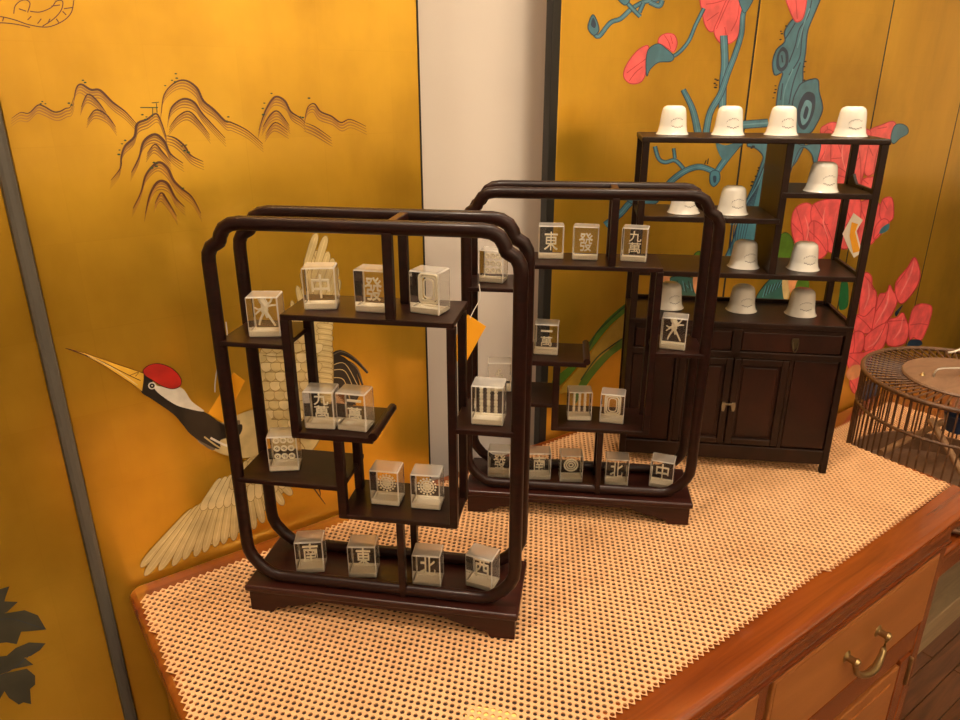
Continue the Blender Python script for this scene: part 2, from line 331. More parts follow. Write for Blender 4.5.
# lower wing fan
a.ref = (130, 420, 4.364)
tips = [(45, 640), (62, 678), (125, 655), (185, 635), (232, 608), (282, 594), (322, 575), (368, 552), (405, 540), (450, 525), (500, 500), (540, 475), (578, 448), (620, 410), (668, 370), (705, 325)]
a.fill('cream', [(545, 140), (440, 235), (330, 340), (200, 480), (80, 620), (300, 560), (470, 490), (600, 380), (720, 250), (760, 120), (650, 60)], True, 'creamd', 1)
for i, (tx, ty) in enumerate(tips):
    t = i/(len(tips)-1); feather(a, 260+t*340, 400-t*190, tx, ty, 34)
for i in range(12):
    t = i/11; feather(a, 390+t*270, 260-t*80, 310+t*390, 392-t*110+22*sin(pi*t), 34, 'creaml')
for i in range(9):
    t = i/8; feather(a, 480+t*190, 190-t*60, 440+t*250, 300-t*90+15*sin(pi*t), 32, 'cream')
# legs
a.line('black', [(720, 160), (790, 280), (850, 365)], 2.2, w1=.6).line('black', [(760, 180), (820, 290), (828, 330)], 2.0, w1=.6)
# neck and head
a.ref = (60, 330, 4.8)
a.fill('cream', [(800, 430), (930, 380), (1010, 420), (1000, 560), (900, 610), (800, 600), (730, 570), (660, 520)], True)
a.fill('grey', [(560, 400), (660, 385), (790, 450), (860, 430), (840, 500), (760, 530), (730, 575), (640, 510), (600, 460)])
a.fill('black', [(395, 215), (435, 232), (470, 290), (560, 352), (690, 390), (800, 462), (870, 450), (855, 505), (770, 522), (760, 570), (640, 510), (585, 450), (540, 400), (440, 330), (385, 290)])
a.fill('white', [(445, 262), (490, 270), (580, 275), (630, 340), (690, 388), (600, 372), (545, 352), (470, 300)])
a.line('cream', [(690, 510), (760, 560), (820, 585)], 1.6).line('white', [(720, 515), (790, 550), (840, 560)], 2.2)
a.fill('red', [(398, 190), (430, 165), (480, 160), (540, 185), (578, 230), (575, 265), (540, 280), (490, 268), (440, 238), (405, 215)], True, 'black', .7)
a.fill('beak', [(25, 85), (120, 108), (240, 150), (400, 205), (400, 235), (392, 292), (320, 240), (220, 175), (120, 120)], False, 'brown', .6)
a.line('brown', [(60, 95), (200, 150), (330, 215), (385, 240)], .8).line('creaml', [(130, 118), (260, 185), (370, 262)], .7)
a.line('brown', [(335, 215), (375, 200), (360, 220)], .6)
for r, k in ((19, 'white'), (13, 'black'), (4, 'white')):
    a.fill(k, [(440+r*cos(t*pi/4), 265+r*sin(t*pi/4)*.9) for t in range(8)])
a.done()

# flower screen
fs = thing('folding_screen', 'gold folding screen painted with pink flowers and blue branches behind the dark cabinet', 'folding screen')
XS = [.6575, 1.0645, 1.470, 1.838, 2.24]
FP = [panel(fs, XS[i]+.0026, XS[i+1]-.0026) for i in range(4)]
for x in XS[1:4]: MB().box(x-.0025, x+.0025, YS+.0005, YS+.018, .03, 1.95).build('hinge_gap', blackedge, fs)
MB().box(.6460, XS[0]+.0024, YS-.001, YS+.012, .0, 1.95, .001).build('screen_frame', blackedge, fs)
def petal(a, pts, veins=(), key='pink'):
    a.fill(key, pts, True, 'pinkd', 1.0)
    for v in veins: a.line('pinkd', v, .9)
def branch(a, pts, w, w1=None, key='blue'):
    a.line('blued', pts, w+1.6, w1=(w1 if w1 is not None else w)+1.6); a.line(key, pts, w, w1=w1 if w1 is not None else w)
    a.line('bluel', [(x-.12*w, y) for x, y in pts], max(.6, w*.18))
a = Art('painted_branches', FP[0], ref=(560, 0, 4.8))
branch(a, [(160, 150), (185, 175), (240, 110), (290, 90), (340, 45), (400, 10), (480, -10), (560, -80), (600, -190)], 3.4)
branch(a, [(300, -10), (350, 45), (385, 80)], 3); branch(a, [(380, 60), (400, 15)], 3); branch(a, [(430, 10), (475, 28), (490, 0)], 4)
a.fill('blue', [(158, 70), (180, 110), (185, 150), (160, 170), (135, 140), (138, 105)], True, 'blued', 1).fill('blued', [(158, 85), (172, 115), (165, 135), (148, 120)])
a.fill('blue', [(275, -10), (310, 25), (335, 0), (320, -25)], True, 'blued', 1)
branch(a, [(690, 40), (650, 120), (615, 200), (560, 260), (500, 285)], 2.4)
branch(a, [(785, 170), (790, 300), (782, 400), (778, 540), (775, 660)], 6.2); branch(a, [(920, -20), (880, 60), (870, 160), (840, 260), (805, 350), (770, 450), (720, 540), (700, 640)], 3.6, 5.5)
branch(a, [(590, 430), (630, 510), (650, 580), (665, 660)], 4, 6.5)
a.fill('blue', [(860, -20), (930, -20), (890, 60), (870, 40)], True, 'blued', .8)
a.dots('black', [(745, 380), (755, 385), (742, 400), (750, 408), (745, 420)], 1.1)
a.ref = (620, 120, 5.333)
branch(a, [(185, 140), (205, 205), (240, 225), (290, 215), (330, 250), (340, 275)], 2.8)
branch(a, [(285, 150), (292, 205)], 2.2)
branch(a, [(-80, 560), (0, 500), (70, 430), (200, 390), (290, 310), (360, 265), (430, 250), (500, 275)], 5.5, 4.5)
branch(a, [(640, 110), (600, 160), (540, 240), (500, 300)], 7, 4)
a.fill('blue', [(510, 125), (560, 135), (640, 120), (590, 190), (545, 210)], True).fill('blue', [(485, 275), (525, 275), (530, 320), (500, 355), (478, 330)], True, 'blued', 1).fill('blued', [(495, 300), (512, 300), (510, 330), (498, 332)])
a.line('black', [(450, 235), (458, 215)], 1).line('black', [(465, 235), (470, 205)], 1)
a.fill('blue', [(30, 410), (100, 410), (200, 415), (180, 450), (70, 450)], True, 'blued', 1)
a.ref = (560, 0, 4.8)
a.fill('blue', [(425, 235), (470, 210), (510, 235), (545, 270), (530, 295), (470, 300), (430, 335), (415, 365), (412, 290)], True, 'blued', .9)
a.done()
a = Art('painted_flower', FP[0], ref=(560, 0, 4.8))
petal(a, [(470, 205), (480, 175), (515, 160), (550, 170), (562, 210), (545, 250), (520, 235), (490, 215)], [[(500, 170), (520, 200), (530, 235)], [(530, 170), (540, 210)]])
petal(a, [(425, 222), (380, 235), (335, 285), (308, 335), (308, 375), (340, 402), (385, 395), (408, 360), (418, 300)], [[(320, 350), (360, 320), (415, 280)], [(330, 390), (360, 350), (395, 320)]])
a.done(); a = Art('painted_flower', FP[0], ref=(560, 0, 4.8))
petal(a, [(700, -20), (660, -90), (690, -170), (760, -190), (800, -120), (800, -20)], [[(730, -30), (730, -150)]])
petal(a, [(790, -20), (780, -120), (830, -190), (900, -160), (910, -80), (870, 0)], [[(840, -20), (850, -150)]])
petal(a, [(680, -30), (682, 60), (700, 130), (735, 150), (790, 60), (815, -30)], [[(700, 20), (740, 15), (790, 0)], [(705, 100), (760, 60)]])
petal(a, [(815, -30), (760, 90), (738, 150), (765, 205), (805, 212), (850, 180), (878, 100), (870, 0), (865, -30)], [[(812, 0), (780, 70), (750, 140)], [(860, 20), (850, 90), (820, 150)], [(790, 130), (800, 190)]])
a.done()
a = Art('painted_trunk', FP[1], ref=(720, 0, 4.8))
a.fill('blue', [(470, -420), (540, -430), (560, -300), (520, -150), (490, -30), (455, 60), (420, 150), (410, 250), (398, 330), (395, 400), (370, 450), (350, 540), (330, 660), (250, 760), (268, 520), (280, 420), (300, 350), (262, 360), (252, 300), (270, 240), (310, 200), (310, 150), (350, 90), (395, 70), (420, -30), (450, -200)], True, 'blued', 1.3)
petal(a, [(310, -40), (330, 40), (355, 95), (375, 105), (400, 80), (415, 0), (410, -60), (360, -90)], [[(360, -60), (365, 20), (370, 90)]])
a.fill('blue', [(390, 400), (440, 380), (470, 385), (475, 440), (490, 500), (488, 540), (460, 600), (430, 640), (370, 650), (345, 560), (350, 480), (370, 430)], True, 'blued', 1.3)
a.fill('blued', [(420, 440), (455, 460), (450, 540), (410, 620), (375, 600), (370, 530), (390, 470)]).fill('bluel', [(415, 480), (440, 500), (425, 570), (395, 600), (385, 550), (398, 505)]).fill('blued', [(412, 510), (425, 525), (412, 570), (398, 560)])
a.fill('blued', [(300, 225), (325, 250), (325, 310), (295, 345), (270, 320), (275, 260)]).fill('blue', [(298, 245), (312, 260), (312, 305), (292, 325), (282, 300), (284, 265)]).line('blued', [(295, 265), (300, 300)], 1.5)
for pts in ([(440, 0), (420, 80), (380, 140), (360, 220), (330, 300)], [(400, 120), (390, 200), (380, 280), (330, 360)], [(360, 110), (330, 160), (310, 190)], [(385, 300), (350, 400), (330, 500)], [(300, 400), (290, 480)]): a.line('blued', pts, 1.2)
for pts in ([(430, 40), (400, 120), (370, 230)], [(350, 330), (310, 430), (300, 520)]): a.line('bluel', pts, 1.2)
a.dots('black', [(318, 125), (292, 150), (296, 162), (290, 190), (408, 295), (402, 320), (404, 345), (402, 385), (265, 412), (266, 430), (262, 445), (255, 470)], 1.0)
branch(a, [(100, 600), (160, 595), (230, 590)], 7)
a.ref = (620, 120, 5.333)
a.fill('blue', [(690, 120), (780, 120), (980, 90), (940, 220), (870, 300), (800, 480), (740, 620), (700, 760), (560, 760), (600, 640), (650, 480), (700, 370), (750, 240), (760, 190), (720, 150), (680, 140)], True, 'blued', 1.2)
for i in range(7): a.line('blued', [(770-i*4, 230+i*10), (720-i*8, 420+i*6), (680-i*14, 560), (640-i*8, 740)], .8); a.line('bluel', [(765-i*4, 260+i*12), (712-i*8, 420+i*6), (670-i*14, 560)], .7)
a.dots('black', [(740, 255), (735, 270), (725, 300), (705, 330), (700, 350), (710, 140), (700, 150)], 1.1)
a.ref = (780, 110, 5.333)
a.fill('blue', [(60, 180), (120, 190), (180, 180), (215, 185), (200, 260), (185, 320), (170, 240), (130, 200), (100, 215), (65, 300), (50, 330)], True, 'blued', 1)
a.done()
a = Art('painted_peony', FP[1], ref=(780, 110, 5.333))
petal(a, [(215, 110), (240, 80), (290, 65), (330, 100), (320, 200), (240, 200)], [[(250, 85), (260, 150)]])
for poly in ([(235, 120), (190, 310), (230, 330), (280, 250), (290, 130)], [(290, 130), (270, 260), (300, 380), (360, 400), (390, 250), (400, 120)], [(400, 120), (380, 300), (400, 420), (430, 400), (470, 200), (480, 110)], [(85, 520), (60, 600), (75, 700), (130, 780), (190, 740), (200, 600), (160, 500)], [(180, 500), (170, 620), (220, 720), (300, 760), (340, 600), (330, 480)], [(330, 480), (310, 640), (330, 740), (400, 700), (430, 560), (420, 470)], [(150, 640), (180, 590), (240, 640), (250, 760), (180, 790)], [(240, 330), (260, 420), (400, 430), (400, 380), (300, 300)]):
    petal(a, poly, [[poly[0], ((poly[0][0]+poly[3][0])/2+12, (poly[0][1]+poly[3][1])/2), poly[3]], [poly[1], ((poly[1][0]+poly[4][0])/2, (poly[1][1]+poly[4][1])/2)]])
for pts in ([(130, 560), (150, 640), (130, 720)], [(240, 520), (230, 600), (260, 690)], [(300, 540), (280, 620)], [(340, 160), (330, 240), (350, 330)], [(250, 180), (230, 260)]): a.line('pinkl', pts, 1.4, taper=True)
a.done()
a = Art('painted_peony', FP[2], ref=(780, 110, 5.333))
petal(a, [(480, 110), (540, 80), (600, 60), (620, 90), (605, 150), (560, 190), (490, 190)], [[(520, 100), (570, 90)]])
a.fill('blue', [(610, 85), (650, 75), (680, 95), (680, 125), (640, 150), (605, 180), (590, 150)], True, 'blued', .9)
for poly in ([(470, 190), (450, 330), (480, 350), (520, 300), (540, 190)], [(440, 370), (430, 430), (470, 450), (500, 420), (510, 360)], [(530, 190), (500, 320), (520, 420), (545, 380), (560, 200)], [(420, 500), (400, 620), (430, 720), (500, 700), (540, 560), (510, 480)], [(545, 480), (590, 465), (605, 510), (600, 580), (560, 600), (530, 560)], [(500, 690), (510, 620), (550, 580), (580, 600), (540, 660)]):
    petal(a, poly, [[poly[0], ((poly[0][0]+poly[3][0])/2, (poly[0][1]+poly[3][1])/2)]])
a.fill('blue', [(540, 630), (580, 605), (575, 640), (530, 660)], True)
a.done(); a = Art('painted_peony', FP[2], ref=(800, 230, 4.0))
for poly in ([(255, 180), (285, 185), (288, 230), (305, 250), (300, 310), (260, 345), (235, 330)], [(225, 340), (260, 345), (300, 310), (285, 400), (250, 415), (215, 400)], [(300, 330), (315, 260), (345, 250), (358, 220), (372, 245), (390, 265), (380, 310), (350, 360), (290, 410)], [(380, 225), (395, 190), (430, 150), (455, 110), (470, 130), (480, 175), (470, 220), (440, 265), (405, 295), (385, 270)],
             [(350, 365), (385, 350), (410, 330), (425, 360), (435, 400), (420, 450), (380, 465), (345, 450)], [(345, 370), (350, 410), (330, 470), (280, 490), (250, 470), (265, 420)], [(215, 410), (255, 415), (250, 480), (210, 505), (190, 480)], [(190, 500), (250, 490), (300, 480), (260, 560), (200, 560)], [(200, 600), (230, 580), (245, 620), (225, 655), (205, 640)]):
    petal(a, poly, [[poly[0], ((poly[0][0]+poly[3][0])/2+5, (poly[0][1]+poly[3][1])/2), poly[3]]])
for pts in ([(455, 125), (440, 180), (400, 260)], [(355, 240), (345, 300), (300, 380)], [(270, 200), (275, 260), (255, 320)], [(330, 400), (300, 450), (270, 470)], [(410, 350), (400, 400), (370, 440)]): a.line('pinkl', pts, 1.6, taper=True)
a.fill('salmon', [(190, 560), (215, 540), (245, 545), (240, 580), (205, 600), (185, 585)])
a.fill('blued', [(380, 330), (410, 300), (400, 320), (385, 345)]).fill('blued', [(240, 620), (300, 600), (310, 660), (250, 680)])
a.done()
a = Art('painted_peony', FP[3], ref=(800, 230, 4.0))
petal(a, [(440, 350), (455, 310), (485, 295), (525, 305), (522, 350), (505, 400), (480, 445), (455, 430), (440, 440), (432, 400)], [[(440, 380), (480, 375), (515, 380)]])
a.fill('blued', [(440, 440), (480, 440), (485, 460), (430, 470)])
a.done()
a = Art('painted_leaf_and_ducks', FP[0], ref=(540, 230, 3.2))
a.fill('green', [(420, 140), (435, 105), (480, 90), (510, 68), (560, 100), (545, 150), (480, 165)], True, 'greend', .9).fill('greenl', [(440, 130), (480, 110), (520, 110), (510, 145), (460, 150)])
a.fill('teal', [(415, 155), (470, 150), (505, 165), (500, 215), (440, 215)], True, 'black', .8)
for i in range(14): a.line('black' if i % 2 else 'bluel', [(420+i*6, 160+(i*7) % 20), (426+i*6, 185+(i*5) % 20)], .8)
a.fill('salmon', [(385, 130), (410, 135), (412, 170), (380, 175)]).fill('salmon', [(490, 150), (520, 150), (520, 210), (495, 200)])
a.fill('green', [(40, 480), (110, 420), (170, 340), (215, 285), (275, 235), (275, 260), (230, 300), (195, 340), (150, 400), (60, 500)], True).line('greend', [(150, 390), (180, 330), (225, 285), (278, 238)], 1.6)
a.fill('greenl', [(60, 520), (150, 410), (195, 345), (275, 265), (275, 345), (220, 380), (130, 490)])
a.fill('green', [(120, 500), (180, 420), (230, 375), (275, 342), (275, 365), (220, 410), (160, 480), (110, 560)], True).line('greend', [(130, 480), (180, 410), (230, 370), (278, 338)], 1.4)
a.done()
a = Art('painted_duck', FP[1], ref=(540, 230, 3.2))
a.fill('teal', [(700, 200), (740, 155), (790, 150), (790, 220), (700, 222)], True, 'black', .9)
for i in range(14): a.line('black' if i % 2 else 'bluel', [(712+i*5, 215-i*3), (722+i*5, 180-i*1.5)], .8)
a.fill('cream', [(775, 160), (800, 165), (795, 215), (780, 222)]).fill('salmon', [(795, 155), (825, 160), (815, 185), (800, 200)])
a.fill('green', [(762, 30), (785, 8), (808, 30), (812, 80), (790, 92), (760, 90)], True, 'greend', .7)
a.fill('green', [(825, 160), (860, 165), (850, 215), (815, 210)])
a.done()
a = Art('painted_stem', FP[2], ref=(800, 230, 4.0))
a.fill('jade', [(165, 205), (190, 210), (192, 300), (165, 320), (155, 300)], True)
a.done()

# ------------------------------------------------------------------ sideboard
TX0, TX1, TY0, TY1 = .0655, 1.018, .2705, .7355
sb = thing('sideboard', 'orange brown lacquered sideboard with drawers and brass pulls', 'sideboard', (.54, .5, 0))
def lx(v): return [(x-.54, y-.5, z) for x, y, z in v]
def rrect(x0, x1, y0, y1, r, n=6):
    o = []
    for cx, cy, a0 in ((x1-r, y1-r, 0), (x0+r, y1-r, 90), (x0+r, y0+r, 180), (x1-r, y0+r, 270)):
        o += [(cx+r*cos(radians(a0+90*k/n)), cy+r*sin(radians(a0+90*k/n))) for k in range(n+1)]
    return o
def slab(name, mat, parent, x0, x1, y0, y1, r, prof, off=(0, 0)):
    v = []; f = []; n = None
    for z, ins in prof:
        o = rrect(x0+ins, x1-ins, y0+ins, y1-ins, max(.001, r-ins)); n = len(o); v += [(x-off[0], y-off[1], z) for x, y in o]
    m = len(prof)
    for i in range(m-1): f += [(i*n+k, (i+1)*n+k, (i+1)*n+(k+1) % n, i*n+(k+1) % n) for k in range(n)]
    f.append(tuple(range(n))); f.append(tuple(reversed(range((m-1)*n, m*n))))
    mb = MB(); mb.add(v, f[:-2], True); mb.add(v, f[-2:], False); return mb.build(name, mat, parent)
top_prof = [(.798, .007), (.7972, .0045), (.7955, .002), (.792, .0003), (.788, 0), (.783, .0005), (.779, .003), (.7775, .006), (.776, .007), (.773, .0065), (.769, .007), (.765, .010), (.762, .014), (.760, .016)]
slab('top', lacquer, sb, TX0, TX1, TY0, TY1, .014, top_prof, (.54, .5))
bx('hole_shade_sheet', hole_shade, sb, .082-.54, .998-.54, .318-.5, .700-.5, .7970, .79805)  # dark sheet added under the liner so its holes look shaded
BX0, BX1, BY0, BY1 = .083, 1.004, .2965, .728
MB().box(BX0-.54, BX1-.54, BY0+.012-.5, BY1-.5, .10, .762).build('carcass', lacquer, sb)
def fbox(name, mat, x0, x1, z0, z1, y0, y1=BY0+.013, bev=.002, par=None): return bx(name, mat, par or sb, x0-.54, x1-.54, y0-.5, y1-.5, z0, z1, bev)
fbox('frieze_rail', lacquer, BX0, BX1, .722, .7605, BY0-.002)
fbox('cock_bead', lacquer, BX0, BX1, .716, .7225, BY0-.005)
fbox('rail', lacquer, BX0, BX1, .545, .592, BY0)
fbox('bottom_rail', lacquer, BX0, BX1, .10, .135, BY0)
for x0, x1 in ((BX0, .118), (.362, .382), (.572, .592), (.980, BX1)): fbox('stile', lacquer, x0, x1, .02, .72, BY0-.001)
for x0 in (BX0, BX1-.03):
    for y0 in (BY0+.013, BY1-.03): bx('leg', lacquer, sb, x0-.54, x0+.03-.54, y0-.5, y0+.03-.5, 0, .10, .002)
def pull(par, cx, cz, w=.074):
    y = BY0-.010
    for s in (-1, 1):
        MB().lathe([(0, -.001), (.011, 0), (.011, .002), (.008, .004), (.0045, .006), (.0045, .013), (.006, .016), (.004, .0195), (0, .020)], 14).build('mount', brass, par)
        o = par.children[-1] if False else bpy.data.objects[[c.name for c in par.children][-1]]
        o.rotation_euler = (radians(90), 0, 0); o.location = (cx+s*w/2-.54, BY0-.001-.5, cz)
    pts = []
    for i in range(15):
        t = i/14; x = -w/2+w*t; s = sin(pi*t)
        pts.append((cx+x*1.02-.54, BY0-.016-.006*s-.5, cz-.004-.026*s**.45))
    pts = [(cx-w/2-.54, BY0-.016-.5, cz)]+pts+[(cx+w/2-.54, BY0-.016-.5, cz)]
    MB().tube(pts, .004, 8, rr=[.0032]+[.0034+.0016*sin(pi*i/14) for i in range(15)]+[.0032], up=(0, 0, 1)).build('bail', brass, par)
for x0, x1 in ((.121, .359), (.595, .977)):
    d = fbox('drawer', drawerw, x0, x1, .600, .713, BY0-.004); pull(d, (x0+x1)/2+.006 if x0 > .5 else (x0+x1)/2, .660)
    MB().box(x0+.004-.54, x1-.004-.54, BY0-.0045-.5, BY0-.003-.5, .604, .709).build('drawer_face_edge', drawerw, d)
fbox('drawer', drawerw, .385, .569, .600, .713, BY0-.004)
for x0, x1 in ((.121, .359), (.385, .569), (.595, .940)):
    d = fbox('door', drawerw, x0, x1, .14, .540, BY0-.003)
    MB().box(x0+.02-.54, x1-.02-.54, BY0-.0048-.5, BY0-.002-.5, .16, .520, .001).build('door_panel', drawerw, d)
fbox('stile', lacquer, .943, .972, .135, .546, BY0-.003)
bx('door_hinge', brass, sb, .974-.54, .979-.54, BY0-.006-.5, BY0+.002-.5, .485, .535, .0015)

# ------------------------------------------------------------------ perforated liner: round-holed lattice, real holes
def liner(name, quad, z, th, avec, bvec, rad, org):
    ax, ay = avec; bx_, by_ = bvec; det = ax*by_-ay*bx_
    def inside(x, y):
        n = len(quad)
        for i in range(n):
            (x0, y0), (x1, y1) = quad[i], quad[(i+1) % n]
            if (x1-x0)*(y-y0)-(y1-y0)*(x-x0) < 0: return False
        return True
    xs = [q[0] for q in quad]; ys = [q[1] for q in quad]
    V = []; Fc = []; key = {}
    ij = [(((x-org[0])*by_-(y-org[1])*bx_)/det, ((y-org[1])*ax-(x-org[0])*ay)/det) for x, y in quad]
    i0, i1 = int(min(p[0] for p in ij))-2, int(max(p[0] for p in ij))+2; j0, j1 = int(min(p[1] for p in ij))-2, int(max(p[1] for p in ij))+2
    B8 = [(0, 0), (.5, 0), (1, 0), (1, .5), (1, 1), (.5, 1), (0, 1), (0, .5)]
    angs = [atan2((q-.5)*by_+(p-.5)*ay, (p-.5)*ax+(q-.5)*bx_) for p, q in B8]
    for i in range(i0, i1):
        for j in range(j0, j1):
            cx, cy = org[0]+(i+.5)*ax+(j+.5)*bx_, org[1]+(i+.5)*ay+(j+.5)*by_
            if not inside(cx, cy): continue
            b = []
            for p, q in B8:
                k = (round((i+p)*2), round((j+q)*2))
                if k not in key:
                    key[k] = len(V); V.append((org[0]+(i+p)*ax+(j+q)*bx_, org[1]+(i+p)*ay+(j+q)*by_, z))
                b.append(key[k])
            jit = random.uniform(.93, 1.05)*rad
            n = len(V)
            for rr, zz in ((1.12, z-.00005), (1.0, z-.0005), (1.0, z-th)):
                V.extend([(cx+jit*rr*cos(t), cy+jit*rr*sin(t), zz) for t in angs])
            for k in range(8):
                k2 = (k+1) % 8
                Fc.append((b[k2], b[k], n+k, n+k2))
                for r in (0, 8): Fc.append((n+r+k2, n+r+k, n+8+r+k, n+8+r+k2))
    return pyd(name, V, Fc, matm)
AV, BV = (.00365, -.00490), (-.00424, -.00500)
ln = liner('shelf_liner', [(.072, .304), (1.0035, .3125), (1.021, .727), (.0735, .7045)], .8, .0015, AV, BV, .00212, (.1, .5))
tag(ln, 'beige non-slip liner full of round holes spread over the sideboard top', 'liner')
cx_ = on_z(468, 704, .799)
yp = pyd('paper_slip', [(cx_.x-.0, cx_.y, .7984), (cx_.x+.030, cx_.y-.034, .7984), (cx_.x-.012, cx_.y-.075, .7984), (cx_.x-.042, cx_.y-.040, .7984), (cx_.x, cx_.y, .79815), (cx_.x+.030, cx_.y-.034, .79815), (cx_.x-.012, cx_.y-.075, .79815), (cx_.x-.042, cx_.y-.040, .79815)],
         [(3, 2, 1, 0), (4, 5, 6, 7), (0, 1, 5, 4), (1, 2, 6, 5), (2, 3, 7, 6), (3, 0, 4, 7)], M('yellow_paper', (.85, .62, .18), .7))
tag(yp, 'pale yellow paper slip lying under the beige liner', 'paper')

# ------------------------------------------------------------------ display stands
def frame_loop():
    L, R, B, T = 0.0, .2685, .0375, .3925
    tc = [(0, -.040), (0, -.034), (.0008, -.027), (.004, -.021), (.0095, -.0178), (.0115, -.0165), (.0125, -.0145), (.0135, -.011), (.0175, -.0048), (.024, -.0012), (.032, 0), (.045, 0)]
    bc = [(.045, 0), (.032, 0), (.022, .0025), (.012, .0105), (.004, .0205), (.0008, .0285), (0, .038)]
    pts = []
    pts += [(L+x, T+z) for x, z in tc]
    pts += [(R-x, T+z) for x, z in reversed(tc)]
    pts += [(R-x, B+z) for x, z in reversed(bc)]
    pts += [(L+x, B+z) for x, z in bc]
    return pts
def make_stand():
    t = thing('display_stand', 'x', 'display stand')
    lp_ = frame_loop()
    for y in (.010, .0665): MB().tube([(x, y, z) for x, z in lp_], .0062, 12, True, flat=.92).build('frame', rosewood, t)
    # base: plate with moulded edge and bracket feet
    b = slab('base_plate', rosered, t, -.002, .2735, -.004, .083, .002, [(.0318, .002), (.0312, .0006), (.030, 0), (.0262, 0), (.0252, .0008), (.0235, .003), (.022, .0035)])
    ap = [(.0, .0225), (.0, .0), (.024, .0), (.026, .004), (.029, .006), (.033, .0055), (.037, .007), (.040, .010), (.046, .0095), (.054, .012), (.064, .015), (.070, .0185)]
    poly = [(x+.001, z) for x, z in ap]+[(.2705-x, z) for x, z in reversed(ap)]
    MB().prism(poly[::-1], .000, .006).build('foot_front', rosered, t); MB().prism(poly[::-1], .073, .079).build('foot_back', rosered, t)
    for x0 in (.0012, .2647):
        s = MB(); pl = [(.006, .0225), (.006, 0), (.022, 0), (.024, .005), (.030, .009), (.036, .015), (.043, .015), (.049, .009), (.055, .005), (.057, 0), (.073, 0), (.073, .0225)]
        n = len(pl); v = [(x0, y, z) for y, z in pl]+[(x0+.0056, y, z) for y, z in pl]
        s.add(v, [tuple(range(n)), tuple(reversed(range(n, 2*n)))]+[(i+n, (i+1) % n+n, (i+1) % n, i) for i in range(n)]).build('foot_side', rosered, t)
    D0, D1 = .0045, .071
    for x0, x1, z, th in ((.0615, .2140, .316, .0050), (.000, .0640, .288, .0045), (.0615, .1385, .2035, .0060), (.2110, .268, .219, .0050), (.000, .106, .150, .0048), (.1010, .2140, .1205, .0048)):
        MB().box(x0, x1, D0, D1, z-th, z, .0008).build('shelf', rosewood, t)
    MB().tube([(.1385, D0, .2045), (.1385, D1, .2045)], .0042, 8, up=(0, 0, 1)).build('shelf_lip', rosewood, t)
    for x0, x1, z0, z1 in ((.1555, .1635, .316, .389), (.0612, .0692, .1990, .3115), (.2075, .2150, .1162, .3115), (.1006, .1088, .1162, .198), (.1562, .1628, .0315, .116)):
        for y0 in (.0042, .0520): MB().box(x0, x1, y0, y0+.0085, z0, z1, .0010).build('upright', rosewood, t)
        if z1 > .38: MB().box(x0, x1, .010, .066, .3885, .3965, .001).build('top_bar', rosered, t)
    return t
S1P, S1A = on_z(251, 609, .8), radians(-45.30)
S2P, S2A = on_z(467, 511, .8), radians(-42.64)
st1 = make_stand(); st1.location = S1P; st1.rotation_euler.z = S1A
st2 = copy_tree(st1); st2.location = S2P; st2.rotation_euler.z = S2A
tag(st1, 'dark rosewood open display stand in front of the painted crane', 'display stand', 'mahjong display stands')
tag(st2, 'dark rosewood open display stand between the crane-side stand and the tall cabinet of cups', 'display stand', 'mahjong display stands')

# ------------------------------------------------------------------ crystal mahjong tiles
TW, TD, TH = .0285, .0225, .0375
def crystal_mesh():
    bm = bmesh.new(); bmesh.ops.create_cube(bm, size=1)
    for v in bm.verts: v.co = Vector((v.co.x*TW, v.co.y*TD, (v.co.z+.5)*TH))
    bmesh.ops.bevel(bm, geom=bm.edges[:], offset=.0011, segments=1, affect='EDGES')
    me = bpy.data.meshes.new('crystal_block')
    for f in bm.faces:
        n = f.normal
        f.material_index = 0 if abs(n.y) > .99 else 1 if abs(n.x) > .99 else 3 if abs(n.z) > .99 else 2
    bm.to_mesh(me); bm.free()
    for m in (C_CLEAR, C_SIDE, C_EDGE, C_TOP): me.materials.append(m)
    return me
CM = crystal_mesh()
def band():
    w, d, t, z0, z1 = TW/2-.0006, TD/2-.0006, .0028, .0008, .0056
    mb = MB().box(-w, w, -d, -d+t, z0, z1, .0004).box(-w, w, d-t, d, z0, z1-.003, .0004).box(-w, -w+.0012, -d+t, d-t, z0, z1-.0015, .0003).box(w-.0012, w, -d+t, d-t, z0, z1-.0015, .0003)
    return mb.box(-w+.0012, w-.0012, -d+t, d-t, z0, z0+.0005)
fb = band().build('frosted_base', frost); FBM = fb.data; bpy.data.objects.remove(fb)
def text_mesh(chars, w, h, gap=.06):
    """characters set one under another, scaled to w x h, front facing -y"""
    mb = MB(); n = len(chars); ch = h/n
    for i, c in enumerate(chars):
        cu = bpy.data.curves.new('glyph', 'FONT'); cu.body = c; cu.extrude = .03; cu.offset = .006; cu.resolution_u = 3
        o = bpy.data.objects.new('glyph', cu); COL.objects.link(o)
        dg = bpy.context.evaluated_depsgraph_get(); me = o.evaluated_get(dg).to_mesh()
        vv = [v.co.copy() for v in me.vertices]; ff = [tuple(p.vertices) for p in me.polygons]
        x0, x1 = min(v.x for v in vv), max(v.x for v in vv); y0, y1 = min(v.y for v in vv), max(v.y for v in vv)
        zc = h-ch*(i+.5); hh = ch*(1-gap); sx = w/(x1-x0); sy = min(hh/(y1-y0), sx*1.5)
        mb.add([((v.x-(x0+x1)/2)*sx, -v.z*.02, zc+(v.y-(y0+y1)/2)*sy) for v in vv], [f[::-1] for f in ff] if False else ff)
        o.evaluated_get(dg).to_mesh_clear(); COL.objects.unlink(o); bpy.data.objects.remove(o); bpy.data.curves.remove(cu)
    return mb
def ring(mb, cx, cz, r, t, n=18):
    mb.tube([(cx+r*cos(2*pi*k/n), 0, cz+r*sin(2*pi*k/n)) for k in range(n)], t, 5, True)
